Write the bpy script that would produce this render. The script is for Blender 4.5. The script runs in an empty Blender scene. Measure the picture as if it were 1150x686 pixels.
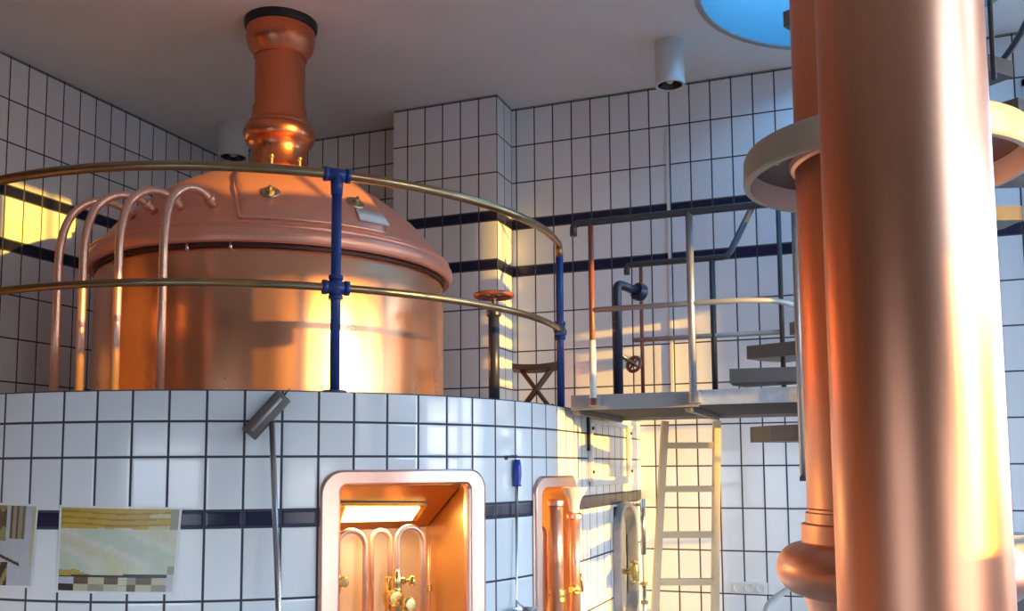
import bpy, bmesh, math, random
from math import sin, cos, pi, radians as RD, sqrt, atan2
from mathutils import Vector, Matrix
random.seed(4)
S = bpy.context.scene
COL = S.collection
V = Vector

# ------------------------------------------------------------------ camera calibration (metres, room axes: back wall along X, left wall along Y)
F, PITCH, ROLL, YPP, YAW, CAMH = 1042.0, RD(5.22), RD(-0.36), 430.0, RD(20.85), 1.5
_R1 = Matrix(((1, 0, 0), (0, cos(PITCH), sin(PITCH)), (0, -sin(PITCH), cos(PITCH))))
_R2 = Matrix(((cos(ROLL), 0, sin(ROLL)), (0, 1, 0), (-sin(ROLL), 0, cos(ROLL))))
_RZ = Matrix(((cos(YAW), sin(YAW), 0), (-sin(YAW), cos(YAW), 0), (0, 0, 1)))
CM = _R2 @ _R1 @ _RZ
CMT = CM.transposed()
CAM = V((0, 0, CAMH))
def ray(x, y): return CMT @ V(((x - 575) / F, 1, -(y - YPP) / F))
def onY(x, y, Y): d = ray(x, y); return d * (Y / d.y) + CAM
def onX(x, y, X): d = ray(x, y); return d * (X / d.x) + CAM
def onZ(x, y, Z): d = ray(x, y); return d * ((Z - CAMH) / d.z) + CAM
def onD(x, y, D): return ray(x, y) * D + CAM
def onP(x, y, p, n): d = ray(x, y); return d * ((p - CAM).dot(n) / d.dot(n)) + CAM

cd = bpy.data.cameras.new('camera')
cam = bpy.data.objects.new('camera', cd); COL.objects.link(cam)
cd.sensor_width = 36.0; cd.sensor_fit = 'HORIZONTAL'
cd.lens = F * 36.0 / 1150.0
cd.shift_y = (YPP - 343.0) / 1150.0
rx, fw, up = CMT @ V((1, 0, 0)), CMT @ V((0, 1, 0)), CMT @ V((0, 0, 1))
cam.matrix_world = Matrix(((rx.x, up.x, -fw.x, CAM.x), (rx.y, up.y, -fw.y, CAM.y), (rx.z, up.z, -fw.z, CAM.z), (0, 0, 0, 1)))
cd.clip_start = 0.05
S.camera = cam
S.view_settings.view_transform = 'Standard'
S.view_settings.look = 'None'
S.view_settings.gamma = 1.0
S.view_settings.exposure = 0.32
S.view_settings.use_curve_mapping = False
S.cycles.max_bounces = 10
S.cycles.diffuse_bounces = 5
S.cycles.glossy_bounces = 5
S.cycles.sample_clamp_indirect = 6.0
S.cycles.use_denoising = True

# ------------------------------------------------------------------ materials
def newmat(name):
    m = bpy.data.materials.new(name); m.use_nodes = True
    nt = m.node_tree
    b = nt.nodes['Principled BSDF']
    return m, nt, b
def N(nt, t, **kw):
    n = nt.nodes.new(t)
    for k, v in kw.items(): setattr(n, k, v)
    return n
def math_(nt, op, a, b=None, c=None):
    n = N(nt, 'ShaderNodeMath', operation=op)
    for i, v in enumerate((a, b, c)):
        if v is None: continue
        if isinstance(v, (int, float)): n.inputs[i].default_value = v
        else: nt.links.new(v, n.inputs[i])
    return n.outputs[0]
def mixc(nt, fac, a, b):
    n = N(nt, 'ShaderNodeMix', data_type='RGBA')
    for i, v in ((0, fac), (6, a), (7, b)):
        if isinstance(v, (int, float)): n.inputs[i].default_value = v
        elif isinstance(v, tuple): n.inputs[i].default_value = (*v, 1)
        else: nt.links.new(v, n.inputs[i])
    return n.outputs[2]
def simple(name, col, rough=.5, metal=0., noise=0.12, scale=12., spec=None, bump=0.):
    m, nt, b = newmat(name)
    tc = N(nt, 'ShaderNodeTexCoord')
    nz = N(nt, 'ShaderNodeTexNoise'); nz.inputs['Scale'].default_value = scale; nz.inputs['Detail'].default_value = 4
    nt.links.new(tc.outputs['Object'], nz.inputs['Vector'])
    dark = tuple(c * (1 - noise) for c in col); lite = tuple(min(1, c * (1 + noise)) for c in col)
    nt.links.new(mixc(nt, nz.outputs['Fac'], dark, lite), b.inputs['Base Color'])
    b.inputs['Roughness'].default_value = rough
    b.inputs['Metallic'].default_value = metal
    if bump:
        bp = N(nt, 'ShaderNodeBump'); bp.inputs['Strength'].default_value = bump; bp.inputs['Distance'].default_value = .01
        nt.links.new(nz.outputs['Fac'], bp.inputs['Height']); nt.links.new(bp.outputs[0], b.inputs['Normal'])
    return m

def copper(name, col=(.95, .50, .30), col2=(.86, .37, .18), rough=.30, streak=0.6, rvar=.16, bump=.0, sc=(6, 6, .6)):
    """polished copper, hand-rubbed: vertical streaks in tint and gloss"""
    m, nt, b = newmat(name)
    tc = N(nt, 'ShaderNodeTexCoord')
    mp = N(nt, 'ShaderNodeMapping'); mp.inputs['Scale'].default_value = sc
    nt.links.new(tc.outputs['Object'], mp.inputs['Vector'])
    n1 = N(nt, 'ShaderNodeTexNoise'); n1.inputs['Scale'].default_value = 1.0; n1.inputs['Detail'].default_value = 3; n1.inputs['Roughness'].default_value = .5
    nt.links.new(mp.outputs[0], n1.inputs['Vector'])
    n2 = N(nt, 'ShaderNodeTexNoise'); n2.inputs['Scale'].default_value = 3.0; n2.inputs['Detail'].default_value = 5
    nt.links.new(tc.outputs['Object'], n2.inputs['Vector'])
    f = math_(nt, 'ADD', math_(nt, 'MULTIPLY', n1.outputs['Fac'], streak), math_(nt, 'MULTIPLY', n2.outputs['Fac'], 1 - streak))
    rp = N(nt, 'ShaderNodeMapRange'); rp.inputs[1].default_value = .2; rp.inputs[2].default_value = .8
    nt.links.new(f, rp.inputs[0])
    nt.links.new(mixc(nt, rp.outputs[0], col2, col), b.inputs['Base Color'])
    b.inputs['Metallic'].default_value = 1.0
    r = math_(nt, 'ADD', math_(nt, 'MULTIPLY', rp.outputs[0], -rvar), rough + rvar * .5)
    nt.links.new(r, b.inputs['Roughness'])
    bp = N(nt, 'ShaderNodeBump'); bp.inputs['Strength'].default_value = bump; bp.inputs['Distance'].default_value = .02
    nt.links.new(f, bp.inputs['Height']); nt.links.new(bp.outputs[0], b.inputs['Normal'])
    return m

TW = .158   # tile pitch across
def tile_mat(name, col, var=.06, gw=.0055, rough=.13, grout=(.045, .045, .06)):
    """glazed tile: UV.x = metres along the wall, UV.y = metres to the nearest horizontal joint; second UV carries the row number"""
    m, nt, b = newmat(name)
    uv = N(nt, 'ShaderNodeUVMap', uv_map='tile'); row = N(nt, 'ShaderNodeUVMap', uv_map='row')
    s = N(nt, 'ShaderNodeSeparateXYZ'); nt.links.new(uv.outputs[0], s.inputs[0])
    q = math_(nt, 'DIVIDE', s.outputs[0], TW)
    fr = math_(nt, 'FRACT', q)
    dx = math_(nt, 'MULTIPLY', math_(nt, 'MINIMUM', fr, math_(nt, 'SUBTRACT', 1.0, fr)), TW)
    d = math_(nt, 'MINIMUM', dx, s.outputs[1])
    mr = N(nt, 'ShaderNodeMapRange'); mr.inputs[1].default_value = gw * .75; mr.inputs[2].default_value = gw * 1.2
    nt.links.new(d, mr.inputs[0])
    s2 = N(nt, 'ShaderNodeSeparateXYZ'); nt.links.new(row.outputs[0], s2.inputs[0])
    cb = N(nt, 'ShaderNodeCombineXYZ'); nt.links.new(math_(nt, 'FLOOR', q), cb.inputs[0]); nt.links.new(s2.outputs[0], cb.inputs[1])
    wn = N(nt, 'ShaderNodeTexWhiteNoise', noise_dimensions='2D'); nt.links.new(cb.outputs[0], wn.inputs['Vector'])
    c = mixc(nt, wn.outputs['Value'], tuple(x * (1 - var) for x in col), tuple(min(1, x * (1 + var * .5)) for x in col))
    nt.links.new(mixc(nt, mr.outputs[0], grout, c), b.inputs['Base Color'])
    rr = math_(nt, 'ADD', math_(nt, 'MULTIPLY', mr.outputs[0], rough - .8), .8)
    nt.links.new(rr, b.inputs['Roughness'])
    mb = N(nt, 'ShaderNodeMapRange'); mb.inputs[1].default_value = gw * .6; mb.inputs[2].default_value = gw * 2.4
    nt.links.new(d, mb.inputs[0])
    # each tile sits very slightly out of true, so reflections break from tile to tile
    bp = N(nt, 'ShaderNodeBump'); bp.inputs['Strength'].default_value = .5; bp.inputs['Distance'].default_value = .002
    nt.links.new(mb.outputs[0], bp.inputs['Height'])
    nt.links.new(bp.outputs[0], b.inputs['Normal'])
    return m

def emis(name, col, strength):
    m, nt, b = newmat(name)
    b.inputs['Base Color'].default_value = (*col, 1)
    b.inputs['Emission Color'].default_value = (*col, 1)
    b.inputs['Emission Strength'].default_value = strength
    return m

M = {}
M['tile'] = tile_mat('white_glazed_tile', (.80, .815, .83))
M['tile_blue'] = tile_mat('dark_blue_glazed_tile', (.010, .012, .045), var=.3, rough=.25)
M['plaster'] = simple('ceiling_plaster', (.78, .77, .76), .9, noise=.06, scale=3, bump=.1)
M['shaft'] = simple('stairwell_paint', (.09, .23, .30), .8, noise=.03)
M['bounce_cut'] = simple('dark_wall_bounce_cut', (.15, .085, .06), .7, noise=.3, scale=9)  # dark finish on unseen walls, added to cut light bounce
M['floor'] = simple('floor_stone', (.30, .31, .33), .35, noise=.2, scale=5)
M['slab'] = simple('platform_screed', (.45, .42, .40), .6, noise=.15)
M['copper'] = copper('rubbed_copper')
M['copper_dome'] = copper('dome_copper', (.92, .43, .30), (.86, .35, .23), rough=.40, streak=.15, sc=(3, 3, 3))
M['copper_dome'].node_tree.nodes['Principled BSDF'].inputs['Metallic'].default_value = .6
M['copper_flue'] = copper('flue_copper', (.82, .30, .15), (.72, .22, .10), rough=.30, streak=.4, bump=.01)
M['copper_shade'] = simple('shade_under_rim', (.10, .045, .035), .5, .4)  # shade below the kettle rim put into a darker copper
M['copper_col'] = copper('column_copper', (.86, .41, .25), (.76, .30, .16), rough=.37, streak=.7, sc=(14, 14, .25), rvar=.1, bump=.0)
M['copper_pipe'] = copper('pipe_copper', (.94, .58, .42), (.86, .46, .30), rough=.33, streak=.3, bump=.0)
M['copper_pipe'].node_tree.nodes['Principled BSDF'].inputs['Metallic'].default_value = .8
M['copper_frame'] = copper('frame_copper', (.93, .66, .55), (.86, .52, .40), rough=.33, streak=.3, rvar=.1)
M['copper_liner'] = copper('liner_copper', (.92, .58, .26), (.84, .44, .15), rough=.33, streak=.6)
M['copper_hood_shaded'] = copper('shaded_hood_copper', (.50, .26, .12), (.38, .17, .07), rough=.4, streak=.4)  # panel the lamp misses, its shade put into darker copper
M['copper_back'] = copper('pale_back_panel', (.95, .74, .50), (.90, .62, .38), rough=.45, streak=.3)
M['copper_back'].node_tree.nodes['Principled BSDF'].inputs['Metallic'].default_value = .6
M['brass'] = simple('brass', (.80, .56, .22), .25, 1., noise=.12)
M['dull_brass'] = simple('dull_brass', (.50, .40, .28), .42, 1., noise=.15)
M['brass_rail'] = simple('worn_brass_rail', (.40, .27, .14), .28, 1., noise=.2, scale=20)
M['blue_paint'] = simple('blue_enamel_paint', (.02, .05, .22), .3, 0., noise=.12)
M['darkblue'] = simple('blue_black_enamel', (.025, .03, .06), .35, 0., noise=.2)
M['red_iron'] = simple('red_brown_enamel', (.25, .075, .04), .4, 0., noise=.2)
M['rubber'] = simple('black_rubber', (.012, .013, .016), .5, noise=.2)
M['steel'] = simple('galvanised_steel', (.46, .47, .49), .42, .85, noise=.2, scale=25)
M['steel_dark'] = simple('dark_painted_steel', (.05, .05, .058), .45, .0, noise=.2)
M['steel_mid'] = simple('grey_painted_steel', (.40, .39, .38), .5, .2, noise=.15)
M['steel_tread'] = simple('brown_grey_tread_paint', (.17, .155, .145), .5, .1, noise=.2)
M['foil'] = simple('bright_zinc_sheet', (.66, .70, .74), .34, .7, noise=.25, scale=18, bump=.3)
M['chrome'] = simple('stainless', (.62, .61, .60), .22, 1., noise=.08)
M['white_paint'] = simple('white_gloss_paint', (.74, .74, .72), .35, noise=.05)
M['cream'] = simple('cream_enamel', (.46, .40, .29), .3, noise=.08, scale=4)
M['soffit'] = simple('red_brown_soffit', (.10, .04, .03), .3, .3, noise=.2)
M['porcelain'] = simple('white_porcelain', (.82, .80, .78), .15, noise=.03)
M['wood_ladder'] = simple('pale_ladder_wood', (.62, .49, .31), .55, noise=.12, scale=10)
M['wood_dark'] = simple('dark_stool_wood', (.13, .06, .03), .5, noise=.3, scale=14)
M['foam'] = simple('grey_brown_foam', (.15, .12, .115), .9, noise=.25, scale=30, bump=.4)
M['blue_plastic'] = simple('blue_plastic', (.02, .07, .42), .3, noise=.05)
M['plastic'] = simple('white_plastic', (.72, .72, .70), .4, noise=.03)
M['lamp_grey'] = simple('grey_lamp_metal', (.62, .63, .62), .4, .0, noise=.08)
M['lamp_black'] = simple('lamp_reflector', (.03, .03, .03), .25, .5, noise=.1)
M['paper'] = simple('photo_paper', (.78, .78, .75), .4, noise=.03)
M['glow'] = emis('lamp_diffuser', (1.0, .82, .30), 4.5)
M['glassy'] = simple('sight_glass', (.62, .64, .62), .12, .2, noise=.05)
M['window_paint'] = simple('window_frame_paint', (.6, .6, .6), .4, noise=.04)

# ------------------------------------------------------------------ mesh builder
class MB:
    def __init__(s): s.v = []; s.f = []; s.m = []; s.sm = []; s.uv = []; s.mats = []
    def mi(s, mat):
        if mat not in s.mats: s.mats.append(mat)
        return s.mats.index(mat)
    def face(s, idx, mat, smooth=False, uv=None):
        s.f.append(tuple(idx)); s.m.append(s.mi(mat)); s.sm.append(smooth); s.uv.append(uv)
    def add(s, pts):
        n = len(s.v); s.v += [V(p) for p in pts]; return n
    def box(s, c, size, mat, rot=None, bevel=0.0):
        bm = bmesh.new(); bmesh.ops.create_cube(bm, size=1)
        for v in bm.verts: v.co = V((v.co.x * size[0], v.co.y * size[1], v.co.z * size[2]))
        if bevel: bmesh.ops.bevel(bm, geom=list(bm.edges), offset=bevel, segments=2, affect='EDGES', profile=.6)
        s.bm(bm, mat, Matrix.Translation(V(c)) @ (rot.to_4x4() if rot else Matrix()), smooth=False); return s
    def bm(s, bm, mat, mw=Matrix(), smooth=True):
        bm.verts.index_update(); n = len(s.v)
        s.v += [mw @ v.co for v in bm.verts]
        for f in bm.faces: s.face([n + v.index for v in f.verts], mat, smooth)
        bm.free()
    def tube(s, path, r, mat, n=12, caps=True, closed=False, smooth=True):
        path = [V(p) for p in path]; L = len(path)
        rs = r if isinstance(r, (list, tuple)) else [r] * L
        tang = []
        for i in range(L):
            a = path[(i - 1) % L] if (closed or i > 0) else path[i]
            b = path[(i + 1) % L] if (closed or i < L - 1) else path[i]
            t = (b - a); tang.append(t.normalized() if t.length > 1e-9 else V((0, 0, 1)))
        ref = V((0, 0, 1)) if abs(tang[0].z) < .9 else V((1, 0, 0))
        u = tang[0].cross(ref).normalized(); base = len(s.v)
        for i in range(L):
            if i: u = (u - tang[i] * u.dot(tang[i])).normalized()
            w = tang[i].cross(u)
            s.v += [path[i] + (u * cos(2 * pi * k / n) + w * sin(2 * pi * k / n)) * rs[i] for k in range(n)]
        for i in range(L if closed else L - 1):
            a = base + i * n; b = base + ((i + 1) % L) * n
            for k in range(n):
                k2 = (k + 1) % n
                s.face((a + k, b + k, b + k2, a + k2), mat, smooth)
        if caps and not closed:
            s.face([base + k for k in range(n)], mat)
            e = base + (L - 1) * n
            s.face([e + k for k in reversed(range(n))], mat)
        return s
    def lathe(s, prof, c, mat, n=48, axis=None, cap0=False, cap1=False, smooth=True, a0=0., a1=2 * pi):
        c = V(c); R = Matrix() if axis is None else V((0, 0, 1)).rotation_difference(V(axis).normalized()).to_matrix().to_4x4()
        full = abs(a1 - a0 - 2 * pi) < 1e-6; cols = n if full else n + 1
        base = len(s.v)
        if smooth and len(prof) > 2:
            np_ = [prof[0]]; brk = set()
            for i in range(1, len(prof) - 1):
                a_ = V((prof[i][0] - prof[i-1][0], prof[i][1] - prof[i-1][1])); b_ = V((prof[i+1][0] - prof[i][0], prof[i+1][1] - prof[i][1]))
                np_.append(prof[i])
                if a_.length > 1e-9 and b_.length > 1e-9 and abs(a_.angle(b_)) > RD(28):
                    brk.add(len(np_) - 1); np_.append(prof[i])
            np_.append(prof[-1]); prof = np_
        else: brk = set()
        for (r, z) in prof:
            s.v += [c + R @ V((r * cos(a0 + (a1 - a0) * k / n), r * sin(a0 + (a1 - a0) * k / n), z)) for k in range(cols)]
        for i in range(len(prof) - 1):
            if i in brk: continue
            for k in range(n):
                k2 = (k + 1) % cols
                a = base + i * cols; b = a + cols
                s.face((a + k, a + k2, b + k2, b + k), mat, smooth)
        if cap0: s.face([base + k for k in reversed(range(cols))], mat)
        if cap1:
            e = base + (len(prof) - 1) * cols; s.face([e + k for k in range(cols)], mat)
        return s
    def ball(s, c, r, mat, sz=(1, 1, 1), seg=16):
        bm = bmesh.new(); bmesh.ops.create_uvsphere(bm, u_segments=seg, v_segments=seg // 2 + 2, radius=r)
        s.bm(bm, mat, Matrix.Translation(V(c)) @ Matrix.Diagonal((*sz, 1))); return s
    def build(s, name, parent=None, uv=False):
        org = parent['_w'] if parent is not None and '_w' in parent else (0, 0, 0)
        org = V(org)
        me = bpy.data.meshes.new(name)
        me.from_pydata([tuple(p - org) for p in s.v], [], s.f)
        for m in s.mats: me.materials.append(m)
        me.polygons.foreach_set('material_index', s.m)
        me.polygons.foreach_set('use_smooth', s.sm)
        if uv:
            l1 = me.uv_layers.new(name='tile'); l2 = me.uv_layers.new(name='row')
            for p, q in zip(me.polygons, s.uv):
                if q is None: continue
                for li, c in zip(p.loop_indices, q[0]):
                    l1.data[li].uv = c; l2.data[li].uv = (q[1], .5)
        me.update()
        o = bpy.data.objects.new(name, me); COL.objects.link(o)
        if parent is not None: o.parent = parent
        return o

WORLD_ORG = {}
def thing(name, label, cat, loc=(0, 0, 0), group=None):
    o = bpy.data.objects.new(name, None); COL.objects.link(o)
    o.location = loc; o.empty_display_size = .1
    o['label'] = label; o['category'] = cat; o['_w'] = tuple(loc)
    if group: o['group'] = group
    return o
def part(mb, name, parent, label=None):
    """a child mesh; sub-parts share the world origin of the thing"""
    root = parent
    while root.parent is not None: root = root.parent
    if parent is root:
        o = mb.build(name, root)
    else:
        o = mb.build(name, root); o.parent = parent
    if label: o['label'] = label
    return o
def tag(o, label, cat, group=None):
    o['label'] = label; o['category'] = cat
    if group: o['group'] = group
    return o
def struct(o): o['kind'] = 'structure'; return o

def arc(p0, p1, p2, n=8):
    """quadratic curve through control point p1"""
    p0, p1, p2 = V(p0), V(p1), V(p2)
    return [(1 - t) ** 2 * p0 + 2 * t * (1 - t) * p1 + t * t * p2 for t in [i / n for i in range(n + 1)]]
def bend(pts, r=.05, n=6):
    """polyline with rounded corners"""
    pts = [V(p) for p in pts]; out = [pts[0]]
    for i in range(1, len(pts) - 1):
        a = (pts[i - 1] - pts[i]); b = (pts[i + 1] - pts[i])
        k = min(r, a.length * .49, b.length * .49)
        out += arc(pts[i] + a.normalized() * k, pts[i], pts[i] + b.normalized() * k, n)
    out.append(pts[-1]); return out

# ------------------------------------------------------------------ room shell
XL, XR, YB, YF, ZC = -5.6, 3.0, 6.95, -3.2, 4.45
ST1, ST2 = (3.045, 3.125), (3.433, 3.513)
wz = [0.0] + [1.505 + .308 * k for k in range(-4, 6)] + [3.125, 3.433, 3.513, 3.821, 4.129, 4.437, ZC]
wz = sorted(set(round(z, 4) for z in wz))
wall_rows = []
for a, b in zip(wz[:-1], wz[1:]):
    wall_rows.append((a, b, (round(a, 3), round(b, 3)) in (ST1, ST2)))

def tiled(mb, ub, rows, fn, holes=(), u_off=0.0):
    """tiles on the surface fn(u, z); every row is split at mid height so that UV.y measures the distance to its nearest joint"""
    us = sorted(set([round(u, 5) for u in ub] + [round(h[i], 5) for h in holes for i in (0, 1)]))
    for ri, (a, b, st) in enumerate(rows):
        zs = sorted(set([a, (a + b) / 2, b] + [h[i] for h in holes for i in (2, 3) if a < h[i] < b]))
        for z0, z1 in zip(zs[:-1], zs[1:]):
            for u0, u1 in zip(us[:-1], us[1:]):
                um, zm = (u0 + u1) / 2, (z0 + z1) / 2
                if any(h[0] < um < h[1] and h[2] < zm < h[3] for h in holes): continue
                n = mb.add([fn(u0, z0), fn(u1, z0), fn(u1, z1), fn(u0, z1)])
                e0, e1 = min(z0 - a, b - z0), min(z1 - a, b - z1)
                mb.face((n, n + 1, n + 2, n + 3), M['tile_blue'] if st else M['tile'], False,
                        ([(u0 + u_off, e0), (u1 + u_off, e0), (u1 + u_off, e1), (u0 + u_off, e1)], ri + .5))

# back wall: pillar runs from X=-3.55 to -2.62 and stands 0.33 proud
PXL, PXR, PY = -3.555, -2.635, 6.62
back_glint_win = [(1.08, 2.92, .5, 4.1)]  # unseen opening added for a highlight on the kettle
mb = MB()
tiled(mb, [XL, PXL], wall_rows, lambda u, z: V((u, YB, z)), u_off=.02)
tiled(mb, [PXR, XR], wall_rows, lambda u, z: V((u, YB, z)), back_glint_win, u_off=-(-2.4385) + TW * 20)
struct(mb.build('wall_back', uv=True))
mb = MB()
tiled(mb, [PXL, PXR], wall_rows, lambda u, z: V((u, PY, z)), u_off=-PXR + TW * 20)
tiled(mb, [0, YB - PY], wall_rows, lambda u, z: V((PXR, PY + u, z)), u_off=TW * .999)
tiled(mb, [0, YB - PY], wall_rows, lambda u, z: V((PXL, YB - u, z)))
struct(mb.build('wall_pillar', uv=True))
# left wall
mb = MB()
tiled(mb, [3.9, YB], wall_rows, lambda u, z: V((XL, u, z)), u_off=-onX(12.6, 60.4, XL).y + TW * 60)
n = mb.add([(XL, YF, 0), (XL, 3.9, 0), (XL, 3.9, ZC), (XL, YF, ZC)]); mb.face((n, n + 1, n + 2, n + 3), M['bounce_cut'])  # unseen stretch, made dark against sun bounce
struct(mb.build('wall_left', uv=True))
# right wall with window openings (all behind or beside the camera), Y ranges and sill / head heights
right_win = [(-2.8, 1.2, .15, 1.6), (.0, .56, 2.2, 4.2), (.62, 1.26, 2.2, 4.2), (1.35, 1.69, 1.5, 2.16), (1.35, 1.69, 2.85, 4.2), (1.79, 4.2, 2.28, 3.0), (2.5, 3.38, 3.4, 4.2), (3.72, 4.95, .4, 2.2), (5.16, 5.55, .4, 3.97), (5.66, 5.97, .4, 2.97)]  # openings shaped to aim the sun; low first one added to light the platform
mb = MB()
tiled(mb, [YF, YB], wall_rows, lambda u, z: V((XR, YF + YB - u, z)), [(YF + YB - h[1], YF + YB - h[0], h[2], h[3]) for h in right_win])
struct(mb.build('wall_right', uv=True))
front_fill_win = [(-3.9, -.9, .15, 1.8)]  # unseen opening added as fill for the platform front
mb = MB()
h = front_fill_win[0]
for (xa, xb, za, zb) in ((XL, h[0], 0, ZC), (h[1], XR, 0, ZC), (h[0], h[1], 0, h[2]), (h[0], h[1], h[3], ZC)):
    n = mb.add([(xa, YF, za), (xb, YF, za), (xb, YF, zb), (xa, YF, zb)]); mb.face((n + 3, n + 2, n + 1, n), M['bounce_cut'])
struct(mb.build('wall_front', uv=True))
# floor
mb = MB(); n = mb.add([(XL, YF, 0), (XR, YF, 0), (XR, YB, 0), (XL, YB, 0)]); mb.face((n, n + 1, n + 2, n + 3), M['floor'])
struct(mb.build('floor'))
# ceiling with the round stairwell opening
HC, HR = V((.10, 5.75, 0)), .98
mb = MB(); K = 64
ring = mb.add([(HC.x + HR * cos(2 * pi * k / K), HC.y + HR * sin(2 * pi * k / K), ZC) for k in range(K)])
def sqp(k):
    a = 2 * pi * k / K; c, s_ = cos(a), sin(a); q = max(abs(c), abs(s_)); return (HC.x + 1.15 * c / q, HC.y + 1.15 * s_ / q, ZC)
sq = mb.add([sqp(k) for k in range(K)])
for k in range(K): k2 = (k + 1) % K; mb.face((ring + k, ring + k2, sq + k2, sq + k), M['plaster'])
xa, xb, ya, yb = HC.x - 1.15, HC.x + 1.15, HC.y - 1.15, HC.y + 1.15
for (a, b, c, d) in ((XL, YF, xa, YB), (xb, YF, XR, YB), (xa, YF, xb, ya), (xa, yb, xb, YB)):
    n = mb.add([(a, b, ZC), (a, d, ZC), (c, d, ZC), (c, b, ZC)]); mb.face((n, n + 1, n + 2, n + 3), M['plaster'])
struct(mb.build('ceiling'))
mb = MB(); mb.lathe([(HR, ZC), (HR, ZC + .9)], (HC.x, HC.y, 0), M['shaft'], n=64)
mb.lathe([(HR, ZC - .012), (HR + .035, ZC - .012), (HR + .035, ZC)], (HC.x, HC.y, 0), M['steel_mid'], n=64)
struct(mb.build('trim_1'))

# windows, the added unseen openings included: frame, mullions, panes are open to the daylight
def window(idx, a, b, z0, z1, fn, nv, nh):
    mb = MB(); t = min(.05, (b - a) * .06)
    def bar(u0, u1, w0, w1):
        pts = [fn(u, z, d) for d in (-.04, .04) for (u, z) in ((u0, w0), (u1, w0), (u1, w1), (u0, w1))]
        n = mb.add(pts)
        for q in ((0, 1, 2, 3), (7, 6, 5, 4), (0, 4, 5, 1), (1, 5, 6, 2), (2, 6, 7, 3), (3, 7, 4, 0)): mb.face([n + i for i in q], M['window_paint'])
    bar(a, a + t, z0, z1); bar(b - t, b, z0, z1); bar(a, b, z0, z0 + t); bar(a, b, z1 - t, z1)
    for i in range(1, nv): u = a + (b - a) * i / nv; bar(u - .014, u + .014, z0, z1)
    for i in range(1, nh): z = z0 + (z1 - z0) * i / nh; bar(a, b, z - .014, z + .014)
    struct(mb.build('window_%d' % idx))
wi = 1
for (a, b, z0, z1) in right_win:
    window(wi, a, b, z0, z1, lambda u, z, d: (XR + d, u, z), max(1, round((b - a) / .5)), max(1, round((z1 - z0) / .75))); wi += 1
for (a, b, z0, z1) in front_fill_win:
    window(wi, a, b, z0, z1, lambda u, z, d: (u, YF - d, z), 3, 3); wi += 1
for (a, b, z0, z1) in back_glint_win:
    window(wi, a, b, z0, z1, lambda u, z, d: (u, YB + d, z), 2, 3); wi += 1

# ------------------------------------------------------------------ round tiled platform (masonry base of the kettle)
BC, BR, BT = V((-3.562, 4.993, 0)), 1.955, 1.845
U90 = BR * pi / 2
UEND = U90 + (YB - BC.y)
def wpt(u, z, off=0.0):
    if u <= U90:
        t = u / BR; return V((BC.x + (BR + off) * sin(t), BC.y - (BR + off) * cos(t), z))
    return V((BC.x + BR + off, BC.y + (u - U90), z))
def wn(u):
    if u <= U90: t = u / BR; return V((sin(t), -cos(t), 0))
    return V((1, 0, 0))
def polar(th, r, z, c=BC): t = RD(th); return V((c.x + r * sin(t), c.y - r * cos(t), z))
def U(th): return BR * RD(th)

# niches: outer / inner outlines on the wall surface (u0, u1, z0, z1)
N1o, N1i = (U(41.9), U(66.9), .52, 1.495), (U(44.5), U(63.9), .58, 1.428)
N2o, N2i = (U(78.7), U(97.0), .50, 1.455), (U(80.7), U(95.0), .55, 1.39)
N3o, N3i = (U90 + 1.10, U90 + 1.62, .40, 1.26), (U90 + 1.14, U90 + 1.58, .42, 1.22)
def shrink(o, i, k=.5): return tuple(a * (1 - k) + b * k for a, b in zip(o, i))
holes = [shrink(N1o, N1i, .6), shrink(N2o, N2i, .6), shrink(N3o, N3i, .7)]
bz = [0, .021, .329, .637, .945, 1.253, 1.325, 1.555, 1.708, BT]
brow = [(a, b, abs(a - 1.253) < .001) for a, b in zip(bz[:-1], bz[1:])]
mb = MB()
ub = [U(-90) + (U(90) - U(-90)) * i / 180 for i in range(181)] + [U90 + (UEND - U90) * i / 4 for i in range(5)]
tiled(mb, ub, brow, wpt, holes, u_off=TW * 40)
struct(mb.build('wall_platform', uv=True))
mb = MB()
pts = [wpt(U(-90) + (U(180)) * i / 90, BT) for i in range(91)] + [V((BC.x + BR, YB, BT)), V((XL, YB, BT)), V((XL, BC.y, BT))]
n = mb.add(pts); mb.face([n + i for i in range(len(pts))], M['slab'])
struct(mb.build('floor_platform'))

# ------------------------------------------------------------------ brew kettle
KC = V((-3.532, 5.0, 0))
def kp(th, r, z): return polar(th, r, z, KC)
kettle = thing('brew_kettle', 'large domed copper brew kettle on the white tiled round platform', 'brew kettle', (KC.x, KC.y, BT))
part(MB().lathe([(1.13, BT), (1.13, BT + .02), (1.078, BT + .05), (1.078, 2.2), (1.076, 2.66), (1.06, 2.70)], (KC.x, KC.y, 0), M['copper'], n=128), 'shell', kettle)
part(MB().lathe([(1.07, 2.712), (1.115, 2.70), (1.128, 2.708), (1.136, 2.725), (1.138, 2.75), (1.134, 2.77), (1.124, 2.783), (1.112, 2.788), (1.112, 2.80), (1.118, 2.806), (1.114, 2.816), (1.09, 2.824), (1.07, 2.83)], (KC.x, KC.y, 0), M['copper_dome'], n=128), 'rim', kettle, 'rounded copper rim band')
part(MB().lathe([(1.072, 2.682), (1.080, 2.684), (1.080, 2.706), (1.07, 2.71)], (KC.x, KC.y, 0), M['copper_shade'], n=128), 'rim_shadow', kettle, 'dark ring painted as shade under the rim')  # rim shadow painted as a dark ring
DP = [(1.085, 2.815), (1.072, 2.835), (1.04, 2.88), (1.0, 2.935), (.95, 2.993), (.90, 3.043), (.84, 3.098), (.78, 3.147), (.70, 3.204), (.62, 3.254), (.54, 3.297), (.46, 3.334), (.38, 3.364), (.30, 3.388), (.24, 3.405), (.21, 3.42), (.197, 3.45)]
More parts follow.
